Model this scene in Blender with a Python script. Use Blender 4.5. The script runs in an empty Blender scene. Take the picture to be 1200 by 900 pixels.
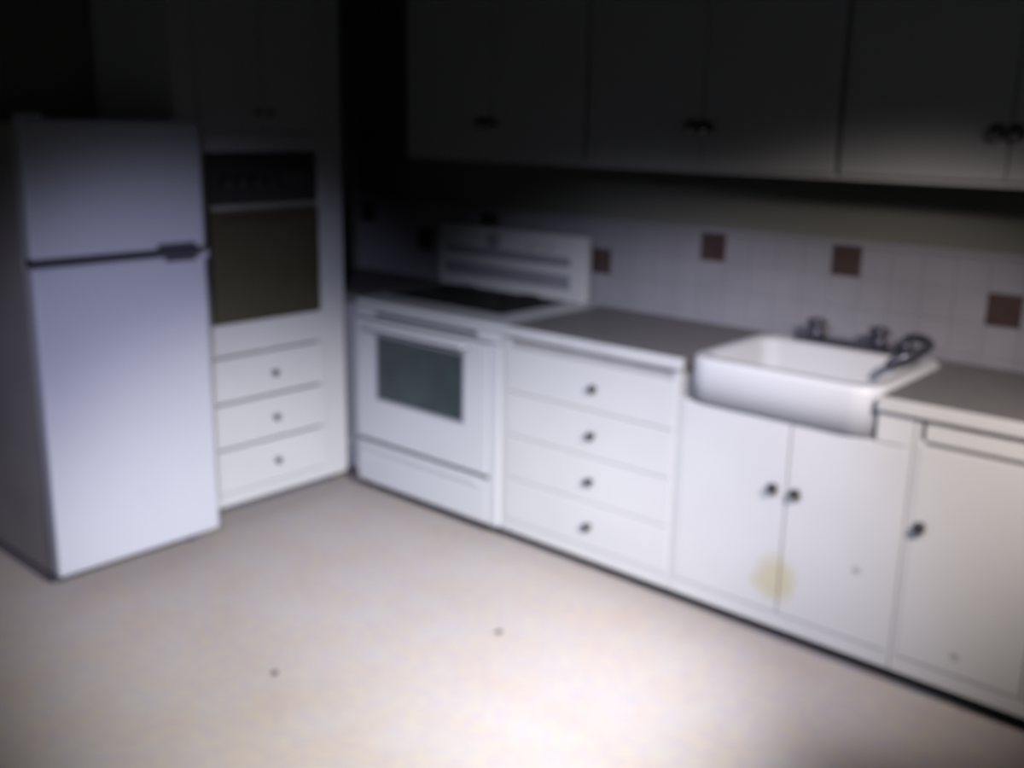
import bpy, bmesh, math, random
from mathutils import Vector, Matrix
random.seed(7)
S = bpy.context.scene
C = S.collection

# ------------------------------------------------------------ camera
F_PX, PITCH, YAW, ROLL = 1180.7, .2331, .7262, .0171
cd = bpy.data.cameras.new('camera')
cam = bpy.data.objects.new('camera', cd); C.objects.link(cam)
cam.location = (3.586, -2.931, 1.69)
fw = Vector((-math.sin(YAW)*math.cos(PITCH), math.cos(YAW)*math.cos(PITCH), -math.sin(PITCH)))
rt0 = Vector((math.cos(YAW), math.sin(YAW), 0)); up0 = rt0.cross(fw)
rt = rt0*math.cos(ROLL) + up0*math.sin(ROLL); up = up0*math.cos(ROLL) - rt0*math.sin(ROLL)
m = Matrix((rt, up, -fw)).transposed()
cam.rotation_euler = m.to_euler()
cd.sensor_fit = 'HORIZONTAL'; cd.sensor_width = 36.0
cd.lens = F_PX/1200*36
cd.shift_x = 10.36/1200; cd.shift_y = -23.5/1200
cd.clip_start = .05
cd.dof.use_dof = True            # the photograph is out of focus
cd.dof.focus_distance = .5
cd.dof.aperture_fstop = 6.5
S.camera = cam

# ------------------------------------------------------------ world, added spot lamps, exposure
w = bpy.data.worlds.new('world'); S.world = w; w.use_nodes = True
w.node_tree.nodes['Background'].inputs[0].default_value = (.95, .97, 1, 1)
w.node_tree.nodes['Background'].inputs[1].default_value = .048

def spot(name, loc, aim, power, color, angle, radius=.12, blend=1.0):
    l = bpy.data.lights.new(name, 'SPOT'); o = bpy.data.objects.new(name, l); C.objects.link(o)
    l.energy = power; l.color = color; l.spot_size = math.radians(angle); l.spot_blend = blend
    l.shadow_soft_size = radius
    o.location = loc
    o.rotation_euler = (Vector(aim) - Vector(loc)).to_track_quat('-Z', 'Y').to_euler()
    return o
spot('added_main_spot', (3.99, -1.872, 1.892), (1.31, -.90, 0), 690, (1.0, .99, .97), 46.2)  # added unseen spot, brightens the mid floor and the fronts
spot('added_fridge_spot', (3.039, -2.87, 1.875), (.664, -1.226, .72), 221.6, (.691, .703, 1.0), 36.8)  # bluish spot added for the refrigerator, no such lamp in the room
spot('added_cool_spot', (2.63, -2.216, 2.038), (1.648, -.324, .443), 259.4, (.78, .81, 1.0), 55.3)  # made-up cool spot hanging free below the ceiling, fills range and drawers
spot('added_warm_spot', (3.715, -1.361, 2.059), (2.40, .036, .70), 185, (1.0, .90, .84), 51.7)  # made-up warm spot to lift the sink cabinet, no fixture there
# the place is dim: only direct light is counted, so the bright floor does not lift the dark upper half
S.cycles.diffuse_bounces = 0

S.view_settings.view_transform = 'Standard'
S.view_settings.look = 'None'
S.view_settings.gamma = 1
S.view_settings.use_curve_mapping = False
S.view_settings.exposure = 0.0

# ------------------------------------------------------------ materials
def mat(name, col, rough=.5, metal=0, var=.06, scale=6, bump=0.0, coat=0, stain=None, spots=()):
    M = bpy.data.materials.new(name); M.use_nodes = True
    nt = M.node_tree; N = nt.nodes; L = nt.links; b = N['Principled BSDF']
    b.inputs['Roughness'].default_value = rough; b.inputs['Metallic'].default_value = metal
    b.inputs['Coat Weight'].default_value = coat
    g = N.new('ShaderNodeNewGeometry')
    nz = N.new('ShaderNodeTexNoise'); nz.inputs['Scale'].default_value = scale; nz.inputs['Detail'].default_value = 5
    L.new(g.outputs['Position'], nz.inputs['Vector'])
    r = N.new('ShaderNodeValToRGB'); L.new(nz.outputs['Fac'], r.inputs['Fac'])
    r.color_ramp.elements[0].position = .3; r.color_ramp.elements[1].position = .7
    r.color_ramp.elements[0].color = tuple(c*(1-var) for c in col) + (1,)
    r.color_ramp.elements[1].color = tuple(min(1, c*(1+var)) for c in col) + (1,)
    out = r.outputs['Color']
    for (p, rad, sc) in ([stain] if stain else []) + list(spots):
        d = N.new('ShaderNodeVectorMath'); d.operation = 'DISTANCE'
        L.new(g.outputs['Position'], d.inputs[0]); d.inputs[1].default_value = p
        n2 = N.new('ShaderNodeTexNoise'); n2.inputs['Scale'].default_value = 14; L.new(g.outputs['Position'], n2.inputs['Vector'])
        a = N.new('ShaderNodeMath'); a.operation = 'MULTIPLY_ADD'
        L.new(n2.outputs['Fac'], a.inputs[0]); a.inputs[1].default_value = rad*.9; L.new(d.outputs['Value'], a.inputs[2])
        mr = N.new('ShaderNodeMapRange'); L.new(a.outputs[0], mr.inputs['Value'])
        mr.inputs['From Min'].default_value = rad*.9; mr.inputs['From Max'].default_value = rad*1.6
        mr.inputs['To Min'].default_value = .55; mr.inputs['To Max'].default_value = 0
        mx = N.new('ShaderNodeMix'); mx.data_type = 'RGBA'
        L.new(mr.outputs['Result'], mx.inputs['Factor']); L.new(out, mx.inputs['A']); mx.inputs['B'].default_value = sc + (1,)
        out = mx.outputs['Result']
    L.new(out, b.inputs['Base Color'])
    if bump:
        n3 = N.new('ShaderNodeTexNoise'); n3.inputs['Scale'].default_value = scale*12; L.new(g.outputs['Position'], n3.inputs['Vector'])
        bp = N.new('ShaderNodeBump'); bp.inputs['Strength'].default_value = bump; bp.inputs['Distance'].default_value = .004
        L.new(n3.outputs['Fac'], bp.inputs['Height']); L.new(bp.outputs['Normal'], b.inputs['Normal'])
    return M

def floor_mat():
    M = bpy.data.materials.new('mottled_vinyl'); M.use_nodes = True
    nt = M.node_tree; N = nt.nodes; L = nt.links; b = N['Principled BSDF']; b.inputs['Roughness'].default_value = .5
    g = N.new('ShaderNodeNewGeometry')
    col = None
    for sc, a, c, seed in ((1.3, (.64, .54, .49), (.70, .64, .63), 0), (5.5, (.66, .50, .47), (.62, .60, .66), 4), (22, (.68, .62, .50), (.56, .52, .56), 9)):
        nz = N.new('ShaderNodeTexNoise'); nz.inputs['Scale'].default_value = sc; nz.inputs['Detail'].default_value = 4
        ad = N.new('ShaderNodeVectorMath'); ad.inputs[1].default_value = (seed, seed, seed)
        L.new(g.outputs['Position'], ad.inputs[0]); L.new(ad.outputs[0], nz.inputs['Vector'])
        r = N.new('ShaderNodeValToRGB'); L.new(nz.outputs['Fac'], r.inputs['Fac'])
        r.color_ramp.elements[0].position = .38; r.color_ramp.elements[1].position = .62
        r.color_ramp.elements[0].color = a + (1,); r.color_ramp.elements[1].color = c + (1,)
        if col is None: col = r.outputs['Color']
        else:
            mx = N.new('ShaderNodeMix'); mx.data_type = 'RGBA'; mx.inputs['Factor'].default_value = .42
            L.new(col, mx.inputs['A']); L.new(r.outputs['Color'], mx.inputs['B']); col = mx.outputs['Result']
    L.new(col, b.inputs['Base Color'])
    return M

WHITE = mat('white_cabinet_paint', (.80, .80, .82), .42, var=.03, scale=3, bump=.05,
            stain=((2.215, -.02, .24), .085, (.62, .54, .22)),
            spots=[((2.484, -.02, .359), .014, (.25, .22, .20)), ((2.80, -.02, .184), .016, (.2, .19, .2))])
GAP = mat('cabinet_carcass_paint', (.56, .55, .57), .7)
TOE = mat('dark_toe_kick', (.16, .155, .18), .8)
ENAMEL = mat('white_enamel', (.80, .81, .86), .3, var=.02, scale=2)
FRIDGE = mat('white_fridge_steel', (.74, .75, .84), .38, var=.02, scale=2, bump=.03)
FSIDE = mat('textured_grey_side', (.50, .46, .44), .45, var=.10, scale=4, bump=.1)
GASKET = mat('dark_gasket', (.06, .06, .08), .6)
KNOB = mat('dark_bronze_knob', (.055, .05, .055), .4, metal=.3)
TILE = mat('beige_glazed_tile', (.38, .375, .44), .4, var=.07, scale=5)
ATILE = mat('maroon_glazed_tile', (.085, .055, .055), .35, var=.2, scale=20)
GROUT = mat('grey_grout', (.375, .37, .42), .8)
WALL = mat('olive_grey_wall', (.26, .26, .24), .8, var=.08, scale=2)
CEIL = mat('ceiling_paint', (.4, .4, .4), .9)
COUNTER = mat('grey_laminate', (.225, .215, .225), .55, var=.08, scale=30)
EDGE = mat('light_edge_strip', (.72, .72, .74), .5)
BLACKG = mat('black_oven_glass', (.012, .013, .018), .22)
BROWNG = mat('brown_oven_glass', (.058, .050, .026), .4, var=.1)
TEALG = mat('teal_dark_oven_glass', (.035, .055, .062), .3, var=.35, scale=5)
STEEL = mat('brushed_steel', (.35, .35, .36), .4, metal=.8)
DSTEEL = mat('dim_chrome', (.13, .13, .17), .3, metal=.7)
GREYP = mat('grey_control_panel', (.36, .36, .44), .45)
SLOT = mat('dark_slot', (.10, .10, .15), .6)
COIL = mat('black_coil', (.018, .018, .018), .85)
FLOOR = floor_mat()
CRUMB = mat('dark_crumb', (.12, .11, .12), .8)

# ------------------------------------------------------------ helpers
def box(bm, x0, x1, y0, y1, z0, z1, bev=0.0):
    r = bmesh.ops.create_cube(bm, size=1)
    vs = r['verts']
    for v in vs:
        v.co = Vector(((x0+x1)/2 + v.co.x*(x1-x0), (y0+y1)/2 + v.co.y*(y1-y0), (z0+z1)/2 + v.co.z*(z1-z0)))
    if bev:
        es = list({e for v in vs for e in v.link_edges})
        bmesh.ops.bevel(bm, geom=es, offset=bev, segments=2, affect='EDGES', profile=.6)
    return bm

def lathe(bm, prof, c, axis, seg=20):
    """prof: list of (radius, distance along axis) from c"""
    ax = Vector(axis).normalized(); q = Vector((0, 0, 1)).rotation_difference(ax)
    rings = []
    for r, h in prof:
        if r < 1e-6: rings.append([bm.verts.new(Vector(c) + q @ Vector((0, 0, h)))]); continue
        rings.append([bm.verts.new(Vector(c) + q @ Vector((r*math.cos(2*math.pi*i/seg), r*math.sin(2*math.pi*i/seg), h))) for i in range(seg)])
    for a, b in zip(rings, rings[1:]):
        for i in range(seg):
            j = (i+1) % seg
            if len(a) == 1 and len(b) == 1: continue
            if len(a) == 1: bm.faces.new((a[0], b[i], b[j]))
            elif len(b) == 1: bm.faces.new((a[i], b[0], a[j]))
            else: bm.faces.new((a[i], b[i], b[j], a[j]))
    bmesh.ops.recalc_face_normals(bm, faces=bm.faces)
    return bm

def tube(bm, pts, rad, seg=12):
    pts = [Vector(p) for p in pts]; rings = []
    n = None
    for i, p in enumerate(pts):
        t = (pts[min(i+1, len(pts)-1)] - pts[max(i-1, 0)]).normalized()
        if n is None: n = t.orthogonal().normalized()
        n = (n - t*n.dot(t)).normalized(); b = t.cross(n)
        r = rad[i] if isinstance(rad, (list, tuple)) else rad
        rings.append([bm.verts.new(p + (n*math.cos(2*math.pi*k/seg) + b*math.sin(2*math.pi*k/seg))*r) for k in range(seg)])
    for a, b in zip(rings, rings[1:]):
        for k in range(seg):
            j = (k+1) % seg; bm.faces.new((a[k], a[j], b[j], b[k]))
    bm.faces.new(rings[0]); bm.faces.new(rings[-1])
    bmesh.ops.recalc_face_normals(bm, faces=bm.faces)
    return bm

def smooth(pts, n=6):
    P = [Vector(p) for p in pts]; P = [P[0]] + P + [P[-1]]; out = []
    for i in range(1, len(P)-2):
        for k in range(n):
            t = k/n
            out.append(.5*((2*P[i]) + (P[i+1]-P[i-1])*t + (2*P[i-1]-5*P[i]+4*P[i+1]-P[i+2])*t*t + (3*P[i]-P[i-1]-3*P[i+1]+P[i+2])*t**3))
    out.append(P[-2]); return out

def obj(name, bm, material, root=None, shade=False, label=None):
    """link the bmesh (world coordinates) as one mesh object; root = its parent thing or part"""
    me = bpy.data.meshes.new(name)
    off = Vector((0, 0, 0)); r = root
    while r is not None: off += r.location; r = r.parent
    bmesh.ops.translate(bm, verts=bm.verts, vec=-off)
    bm.to_mesh(me); bm.free(); me.materials.append(material)
    if shade:
        for p in me.polygons: p.use_smooth = True
    o = bpy.data.objects.new(name, me); C.objects.link(o)
    if root is not None: o.parent = root
    if label: o['label'] = label
    return o

def tag(o, label, cat, group=None):
    o['label'] = label; o['category'] = cat
    if group: o['group'] = group
    return o

def thing(name, loc, label, cat, group=None):
    o = bpy.data.objects.new(name, None); C.objects.link(o); o.location = loc; o.empty_display_size = .1
    return tag(o, label, cat, group)

def struct(name, bm, material, root=None):
    o = obj(name, bm, material, root); o['kind'] = 'structure'; return o

B = bmesh.new
def knob(at, axis, parent, r=.017, name='knob', material=None):
    return obj(name, lathe(B(), [(0, 0), (r*.55, 0), (r*.45, .35*r), (r*.5, .9*r), (r, 1.2*r), (r*1.02, 1.5*r), (r*.8, 1.85*r), (0, 2*r)], at, axis),
               material or KNOB, parent, True)

# a face panel with a softly raised middle, facing -y (axis 'y') or +x (axis 'x')
def front(x0, x1, z0, z1, d0, d1, axis='y'):
    bm = B()
    if axis == 'y':
        box(bm, x0, x1, d0, d1, z0, z1, .004)
    else:
        box(bm, d0, d1, x0, x1, z0, z1, .004)
    return bm

# ------------------------------------------------------------ the setting
YB = .62; XL = -.62; ZC = 2.45
struct('floor', box(B(), XL-.1, 5.2, -5.2, YB+.1, -.1, 0), FLOOR)
struct('ceiling', box(B(), XL-.1, 5.2, -5.2, YB+.1, ZC, ZC+.1), CEIL)
wall_back = struct('wall_back', box(B(), XL-.1, 5.2, YB+.008, YB+.1, 0, ZC), WALL)
struct('wall_left', box(B(), XL-.1, XL, -5.2, YB+.008, 0, ZC), WALL)
# backsplash tiles, each a piece of the back wall
P = .11
accent = {(-.55, 2), (-.11, 1), (.33, 2), (.99, 1), (1.54, 2), (2.09, 2), (2.64, 1), (3.19, 2)}
g = obj('grout_bed', box(B(), XL, 3.40, YB+.002, YB+.008, .90, 1.285), GROUT, wall_back)
cache = {}
k = 0
xs = [-.55 + P*i for i in range(36)]
for x in xs:
    for row in range(-1, 3):
        zc = 1.01 + P*row
        z0 = zc - P/2; z1 = zc + P/2
        if row == -1: z0 = .926
        acc = any(abs(x-a) < .02 and row == r for a, r in accent)
        key = (row == -1, acc)
        if key not in cache:
            me = bpy.data.meshes.new('tile'); bm = B()
            h = (z1-z0)/2 - .0012
            box(bm, -P/2+.0008, P/2-.0008, -.002 if acc else -.001, .004, -h, h)
            bm.to_mesh(me); bm.free(); me.materials.append(ATILE if acc else TILE); cache[key] = me
        t = bpy.data.objects.new('tile', cache[key]); C.objects.link(t)
        t.parent = wall_back; t.location = (x, YB, (z0+z1)/2)
        if acc: t['label'] = 'dark maroon accent tile'
struct('trim_1', box(B(), XL, 3.40, YB-.006, YB+.008, 1.286, 1.306, .003), TILE)        # cap of the tile field

# soffit over the wall cabinets
struct('trim_2', box(B(), .10, 3.32, .30, YB+.008, 2.25, ZC), WALL)

# ------------------------------------------------------------ refrigerator
FX, FY0, FY1, FZ = .188, -1.482, -.822, 1.685
fr = thing('refrigerator', (-.2, -1.15, 0), 'tall white top-freezer refrigerator at the left of the oven cabinet', 'refrigerator')
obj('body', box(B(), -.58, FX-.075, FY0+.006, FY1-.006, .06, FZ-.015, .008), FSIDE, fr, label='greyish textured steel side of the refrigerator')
obj('gasket', box(B(), FX-.080, FX-.066, FY0+.014, FY1-.014, .08, FZ-.03), GASKET, fr)
fd = obj('freezer_door', box(B(), FX-.066, FX, FY0, FY1, 1.222, FZ, .012), FRIDGE, fr)
md = obj('main_door', box(B(), FX-.066, FX, FY0, FY1, .075, 1.192, .012), FRIDGE, fr)
obj('door_handle', box(B(), FX-.004, FX+.010, FY1-.20, FY1-.045, 1.222, 1.243, .005), GASKET, fd, label='dark recessed grip on the freezer door edge')
obj('door_handle', box(B(), FX-.004, FX+.006, FY1-.17, FY1-.045, 1.174, 1.192, .003), GASKET, md, label='dark recessed grip on the main door edge')
obj('door_divider', box(B(), FX-.075, FX-.030, FY0+.012, FY1-.012, 1.180, 1.236), GASKET, fr)
obj('hinge_cover', box(B(), FX-.09, FX-.02, FY0+.02, FY0+.09, FZ-.001, FZ+.016, .004), FRIDGE, fr)
gr = obj('kick_grille', box(B(), FX-.15, FX-.115, FY0+.02, FY1-.02, .012, .060, .003), TOE, fr)
sl = B()
for i in range(4): box(sl, FX-.115, FX-.111, FY0+.05, FY1-.05, .016+i*.011, .022+i*.011)
obj('grille_slot', sl, GASKET, gr)
for x in (-.5, FX-.14):
    for y in (FY0+.06, FY1-.06):
        obj('foot', lathe(B(), [(0, 0), (.02, 0), (.02, .01), (.012, .012), (.012, .062), (0, .062)], (x, y, 0), (0, 0, 1), 12), TOE, fr)

# ------------------------------------------------------------ tall oven cabinet with drawers
OY0, OY1, OZ0, OZ1 = -.695, -.152, .863, 1.564
oc = thing('oven_cabinet', (-.31, -.41, 0), 'tall white cabinet housing the wall oven, three small-knobbed drawers below it', 'cabinet')
cb = B()
CY0, CY1 = -.812, -.002
box(cb, -.60, -.02, CY0, CY0+.02, .07, 2.25)              # sides
box(cb, -.60, -.02, CY1-.02, CY1, .07, 2.25)
box(cb, -.60, -.585, CY0+.02, CY1-.02, .07, 2.25)         # back
box(cb, -.60, -.02, CY0+.02, CY1-.02, .07, .10)
box(cb, -.60, -.02, CY0+.02, CY1-.02, .80, .83)
box(cb, -.60, -.02, CY0+.02, CY1-.02, 1.60, 1.63)
box(cb, -.60, -.02, CY0+.02, CY1-.02, 2.22, 2.25)
obj('carcass', cb, WHITE, oc)
ff = B()                                                    # face frame round the oven opening
box(ff, -.02, 0, CY0, OY0, .07, 2.25, .002)
box(ff, -.02, 0, OY1, CY1, .07, 2.25, .002)
box(ff, -.02, 0, OY0, OY1, .728, OZ0, .002)
box(ff, -.02, 0, OY0, OY1, OZ1, 1.64, .002)
box(ff, -.02, 0, OY0, OY1, .07, .125, .002)
box(ff, -.02, 0, OY0, OY1, 2.2, 2.25, .002)
obj('face_frame', ff, WHITE, oc)
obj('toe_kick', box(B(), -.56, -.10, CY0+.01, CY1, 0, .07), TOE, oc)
for zc in (.229, .428, .628):
    d = obj('drawer', front(OY0-.02, OY1+.02, zc-.095, zc+.095, .001, .016, 'x'), WHITE, oc)
    knob((.016, -.415, zc), (1, 0, 0), d, .015)
for (a, b, ky) in ((OY0-.02, -.425, -.45), (-.421, OY1+.02, -.396)):
    d = obj('door', front(a, b, 1.645, 2.205, .001, .016, 'x'), WHITE, oc)
    knob((.016, ky, 1.72), (1, 0, 0), d, .015)

# ------------------------------------------------------------ wall oven set in that cabinet
wo = thing('wall_oven', (-.25, (OY0+OY1)/2, OZ0), 'dark built-in wall oven, black top panel and brown glass door, in the tall cabinet', 'oven')
a, b = OY0+.003, OY1-.003
obj('housing', box(B(), -.50, -.022, OY0+.012, OY1-.012, OZ0+.004, OZ1-.004), COIL, wo)
obj('frame', box(B(), -.021, .006, a, b, OZ0+.003, OZ1-.003, .003), BROWNG, wo)
cp = obj('control_panel', box(B(), .006, .018, a+.002, b-.002, 1.362, OZ1-.005, .003), BLACKG, wo)
for i in range(4): knob((.018, a+.08+i*.07, 1.45), (1, 0, 0), cp, .014, 'control_knob', BLACKG)
obj('clock_display', box(B(), .017, .020, b-.17, b-.05, 1.43, 1.48, .001), COIL, cp)
obj('trim_strip', box(B(), .006, .022, a+.006, b-.006, 1.336, 1.356, .004), STEEL, wo, label='dull grey metal strip between panel and door')
od = obj('oven_door', box(B(), .006, .026, a+.002, b-.002, OZ0+.006, 1.330, .005), BROWNG, wo, label='brown glass oven door')
obj('oven_window', box(B(), .026, .028, a+.07, b-.07, OZ0+.08, 1.22, .001), BROWNG, od)
obj('handle', tube(B(), smooth([(.026, a+.06, 1.285), (.05, a+.065, 1.287), (.052, a+.12, 1.287), (.052, b-.12, 1.287), (.05, b-.065, 1.287), (.026, b-.06, 1.285)]), .006), BROWNG, od, True)

# ------------------------------------------------------------ corner base with its bit of worktop
cr = thing('corner_cabinet', (-.24, .31, 0), 'narrow recessed white corner base between the tall oven cabinet and range', 'cabinet')
obj('carcass', box(B(), -.60, .105, .06, .60, .07, .885), WHITE, cr)
obj('filler_panel', box(B(), .008, .105, .03, .058, .075, .880, .002), WHITE, cr)
obj('toe_kick', box(B(), .0, .105, .075, .12, 0, .07), TOE, cr)
ct0 = obj('corner_countertop', box(B(), -.60, .112, .005, .612, .887, .925, .004), COUNTER)
tag(ct0, 'small grey laminate worktop in the corner left of the range', 'countertop')

# ------------------------------------------------------------ range
SX0, SX1, SY = .122, 1.000, -.03
rg = thing('kitchen_range', (.56, .28, 0), 'white freestanding electric range with dark oven window in the corner', 'stove')
bd = B()
box(bd, SX0, SX1, 0, .58, .07, .895, .004)
obj('body', bd, ENAMEL, rg)
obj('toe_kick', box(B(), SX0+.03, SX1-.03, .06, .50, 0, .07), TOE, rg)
obj('rear_foot', box(B(), SX0+.05, SX1-.05, .50, .56, 0, .07), TOE, rg)
obj('cooktop', box(B(), SX0-.001, SX1+.001, SY-.005, .585, .896, .925, .009), ENAMEL, rg)
gl = obj('cooktop_glass', box(B(), SX0+.03, .855, .13, .555, .925, .930, .002), COIL, rg, label='black cooking surface')
for (x, y, r) in ((.30, .27, .085), (.67, .27, .07), (.30, .46, .07), (.67, .46, .085)):
    bn = B()
    for q in range(3):
        rr = r*(1-.3*q)
        tube(bn, [(x+rr*math.cos(t*math.pi/12), y+rr*math.sin(t*math.pi/12), .936) for t in range(24)] + [(x+rr, y, .936)], .005, 6)
    obj('burner', bn, COIL, gl, True)
# front
obj('front_rail', box(B(), SX0+.004, SX1-.004, SY, 0, .845, .893, .004), ENAMEL, rg)
vs = B()
box(vs, SX0+.13, SX1-.13, SY-.002, SY+.004, .858, .878)
obj('vent_slot', vs, SLOT, rg)
dr = obj('oven_door', box(B(), SX0+.004, SX1-.06, SY-.012, -.001, .285, .838, .006), ENAMEL, rg)
win = obj('oven_window', box(B(), .276, .800, SY-.015, SY-.008, .491, .772, .003), TEALG, dr, label='dark greenish glass window')
wf = B()
for (x0, x1, z0, z1) in ((.266, .810, .772, .782), (.266, .810, .481, .491), (.266, .276, .491, .772), (.800, .810, .491, .772)):
    box(wf, x0, x1, SY-.017, SY-.010, z0, z1, .002)
obj('window_frame', wf, GREYP, dr)
obj('handle', tube(B(), smooth([(.25, SY-.010, .812), (.255, SY-.045, .814), (.30, SY-.050, .814), (.78, SY-.050, .814), (.825, SY-.045, .814), (.83, SY-.010, .812)]), .011), ENAMEL, dr, True)
obj('side_stile', box(B(), SX1-.056, SX1, SY-.008, -.001, .075, .843, .005), ENAMEL, rg)
sd = obj('storage_drawer', box(B(), SX0+.004, SX1-.06, SY-.010, -.001, .075, .262, .006), ENAMEL, rg)
obj('drawer_lip', box(B(), SX0+.05, SX1-.11, SY-.020, SY-.010, .235, .256, .004), ENAMEL, sd)
obj('drawer_gap', box(B(), SX0+.01, SX1-.07, SY+.012, .001, .262, .285), SLOT, rg)
# backguard with controls
bg = obj('backguard', box(B(), .055, .957, .555, .606, .926, 1.224, .010), ENAMEL, rg)
obj('control_panel', box(B(), .11, .875, .548, .556, 1.085, 1.125, .003), GREYP, bg, label='grey strip across the backguard')
obj('lower_panel', box(B(), .11, .875, .549, .556, .985, 1.045, .003), GREYP, bg, label='lower grey strip across the backguard')
cl = obj('clock', lathe(B(), [(0, 0), (.036, 0), (.036, .012), (.030, .015), (0, .013)], (.42, .556, 1.165), (0, -1, 0), 24), GREYP, bg, True)
for x in (.18, .28, .66, .76): knob((x, .556, 1.170), (0, -1, 0), bg, .018, 'control_knob', ENAMEL)

# ------------------------------------------------------------ base cabinets along the right run
def base_unit(name, x0, x1, label, top=.885, cut=None):
    t = thing(name, ((x0+x1)/2, .30, 0), label, 'cabinet')
    c = B()
    box(c, x0, x0+.018, .002, .60, .07, top)
    box(c, x1-.018, x1, .002, .60, .07, top)
    box(c, x0+.018, x1-.018, .585, .60, .07, top)
    box(c, x0+.018, x1-.018, .002, .585, .07, .09)
    obj('carcass', c, WHITE, t)
    f = B()
    box(f, x0, x0+.03, -.018, .001, .07, top, .001)
    box(f, x1-.03, x1, -.018, .001, .07, top, .001)
    box(f, x0+.03, x1-.03, -.018, .001, .07, .122, .001)
    obj('face_frame', f, WHITE, t)
    obj('back_panel', box(B(), x0+.03, x1-.03, -.004, .001, .122, top), GAP, t)
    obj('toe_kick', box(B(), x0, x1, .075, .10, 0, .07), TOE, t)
    return t
dc = base_unit('drawer_cabinet', 1.004, 1.815, 'white four-drawer base cabinet right of the range, dark knobs in one column')
for i in range(4):
    zc = .752 - .18*i
    d = obj('drawer', front(1.020, 1.800, zc-.0885, zc+.0885, -.022, -.005), WHITE, dc)
    knob((1.456, -.022, zc), (0, -1, 0), d, .016)
sb = base_unit('sink_cabinet', 1.818, 2.612, 'white sink cabinet, two knobs meeting at centre, yellow stain low on a door', top=.785)
obj('top_rail', box(B(), 2.502, 2.612, -.020, .60, .786, .885, .002), WHITE, sb)
for (a, b, kx) in ((1.834, 2.231, 2.194), (2.235, 2.598, 2.272)):
    d = obj('door', front(a, b, 0.125, .782, -.022, -.005), WHITE, sb)
    knob((kx, -.022, .560), (0, -1, 0), d, .018)
rb = base_unit('base_cabinet', 2.615, 3.36, 'white base cabinet at the right end of the run, single dark knob', top=.885)
for (a, b, kx) in ((2.631, 2.985, 2.665), (2.989, 3.344, 3.31)):
    d = obj('door', front(a, b, .125, .80, -.022, -.005), WHITE, rb)
    knob((kx, -.022, .560), (0, -1, 0), d, .018)
obj('top_rail', box(B(), 2.631, 3.344, -.018, -.005, .815, .884, .002), WHITE, rb)

# ------------------------------------------------------------ worktop and sink
KX0, KX1, KY1 = 1.832, 2.50, .56
wt = thing('countertop', (2.1, .3, .887), 'long grey laminate countertop with pale front edge holding the sink', 'countertop')
s = B()
box(s, 1.006, KX0-.002, -.022, .612, .887, .925)
box(s, KX1+.002, 3.38, -.022, .612, .887, .925)
box(s, KX0-.002, KX1+.002, KY1+.002, .612, .887, .925)
obj('top_surface', s, COUNTER, wt)
for (a, b) in ((1.006, KX0-.002), (KX1+.002, 3.38)):
    obj('edge_strip', box(B(), a, b, -.040, -.022, .885, .927, .004), EDGE, wt, label='pale front edge strip')

sk = thing('kitchen_sink', ((KX0+KX1)/2, .27, .79), 'white enamel sink with rounded rim and apron, below the faucet', 'sink')
s = B()
def rrect(x0, x1, y0, y1, z, r, n=6):
    out = []
    for cx, cy, a0 in ((x1-r, y1-r, 0), (x0+r, y1-r, 90), (x0+r, y0+r, 180), (x1-r, y0+r, 270)):
        for i in range(n+1):
            t = math.radians(a0 + 90*i/n); out.append((cx+r*math.cos(t), cy+r*math.sin(t), z))
    return out
KY0 = -.034
loops = [rrect(KX0, KX1, KY0, KY1, .788, .09), rrect(KX0, KX1, KY0, KY1, .925, .09),
         rrect(KX0+.004, KX1-.004, KY0+.004, KY1-.004, .938, .09), rrect(KX0+.012, KX1-.012, KY0+.012, KY1-.012, .942, .09),
         rrect(KX0+.045, KX1-.045, KY0+.05, KY1-.10, .940, .07), rrect(KX0+.055, KX1-.055, KY0+.06, KY1-.11, .930, .06),
         rrect(KX0+.075, KX1-.075, KY0+.08, KY1-.13, .825, .06), rrect(KX0+.11, KX1-.11, KY0+.11, KY1-.16, .808, .05)]
vl = [[s.verts.new(p) for p in l] for l in loops]
for a, b in zip(vl, vl[1:]):
    n = len(a)
    for i in range(n): s.faces.new((a[i], a[(i+1) % n], b[(i+1) % n], b[i]))
s.faces.new(vl[-1]); s.faces.new(vl[0])
bmesh.ops.recalc_face_normals(s, faces=s.faces)
basin = obj('basin', s, ENAMEL, sk, True)
obj('drain', lathe(B(), [(0, 0), (.045, 0), (.045, .003), (.03, .001), (0, .001)], ((KX0+KX1)/2, .20, .808), (0, 0, 1), 20), DSTEEL, sk, True)

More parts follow.
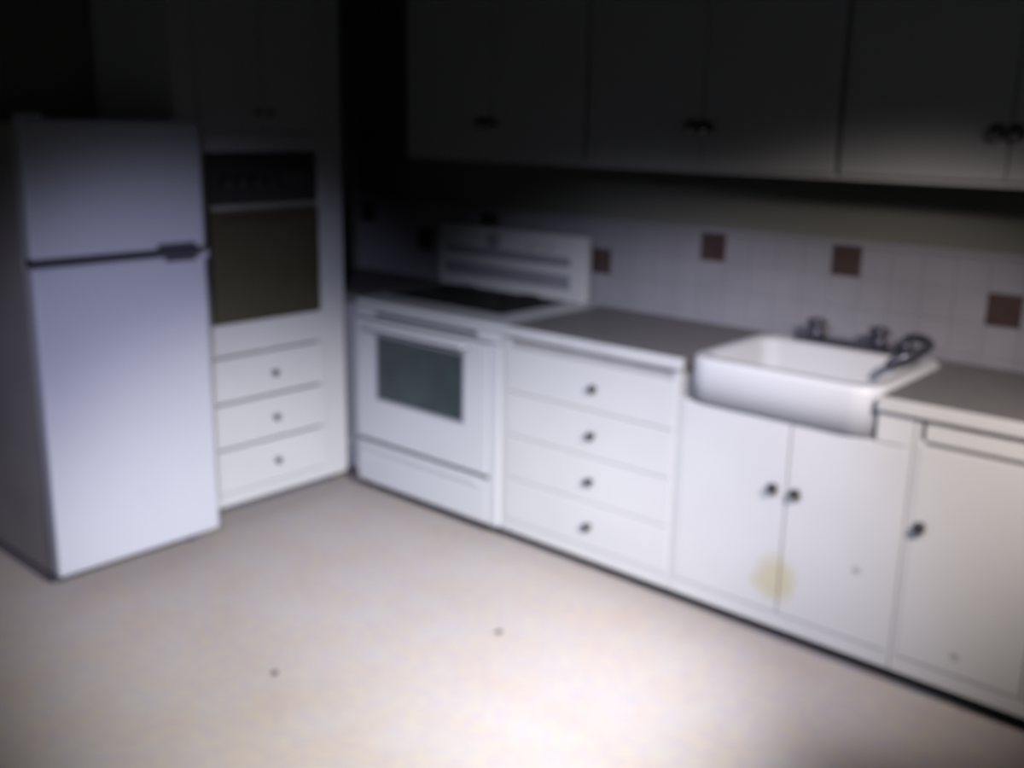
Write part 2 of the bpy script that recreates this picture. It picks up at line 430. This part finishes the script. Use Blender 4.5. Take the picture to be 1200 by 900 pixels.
# faucet on the back ledge of the sink
fc = thing('faucet', (2.22, .50, .942), 'dark metal two-handle faucet with hooked spout behind the white sink', 'faucet')
obj('deck_plate', box(B(), 1.98, 2.42, .472, .545, .942, .962, .008), DSTEEL, fc)
for x in (2.05, 2.28):
    obj('valve', lathe(B(), [(0, 0), (.030, 0), (.026, .02), (.020, .035), (0, .035)], (x, .508, .962), (0, 0, 1), 18), DSTEEL, fc, True)
    h = B()
    lathe(h, [(0, 0), (.024, 0), (.032, .012), (.030, .026), (.015, .032), (0, .032)], (x, .508, .997), (0, 0, 1), 10)
    tube(h, [(x-.035, .508, 1.014), (x+.035, .508, 1.014)], .009, 8)
    obj('faucet_handle', h, DSTEEL, fc, True)
obj('spout_base', lathe(B(), [(0, 0), (.026, 0), (.022, .03), (0, .03)], (2.37, .508, .962), (0, 0, 1), 18), DSTEEL, fc, True)
obj('spout', tube(B(), smooth([(2.37, .508, .985), (2.385, .505, 1.005), (2.43, .49, 1.012), (2.475, .445, 1.005), (2.470, .39, .99), (2.435, .345, .975), (2.40, .325, .955), (2.392, .32, .935)]),
                      .015), DSTEEL, fc, True)

# ------------------------------------------------------------ wall cabinets
wc_lab = ['white wall cabinet hanging above the range', 'white wall cabinet with two dark centre knobs, between its two neighbours',
          'white wall cabinet above the sink at the right edge of the picture']
for i, x0 in enumerate((.12, 1.145, 2.17)):
    x1 = x0 + 1.022
    t = thing('wall_cabinet', ((x0+x1)/2, .45, 1.533), wc_lab[i], 'cabinet', 'white wall cabinets above the worktop')
    obj('carcass', box(B(), x0, x1, .299, .612, 1.533, 2.248, .002), WHITE, t)
    xm = x0 + .515
    for (a, b, kx) in ((x0+.008, xm-.002, xm-.028), (xm+.002, x1-.008, xm+.028)):
        d = obj('door', front(a, b, 1.552, 2.235, .279, .297), WHITE, t)
        knob((kx, .279, 1.693), (0, -1, 0), d, .024)

# ------------------------------------------------------------ specks lying on the floor
for (x, y, r, lab) in ((1.505, -.585, .013, 'tiny dark crumb on the floor out in front of the range'),
                       (1.17, -1.265, .011, 'tiny dark crumb on the floor out in front of the refrigerator')):
    bm = B(); bmesh.ops.create_icosphere(bm, subdivisions=2, radius=r)
    for v in bm.verts: v.co *= random.uniform(.75, 1.15); v.co.z = max(v.co.z*.6, -r*.45) + r*.45
    bmesh.ops.translate(bm, verts=bm.verts, vec=(x, y, 0))
    tag(obj('crumb', bm, CRUMB), lab, 'crumb')
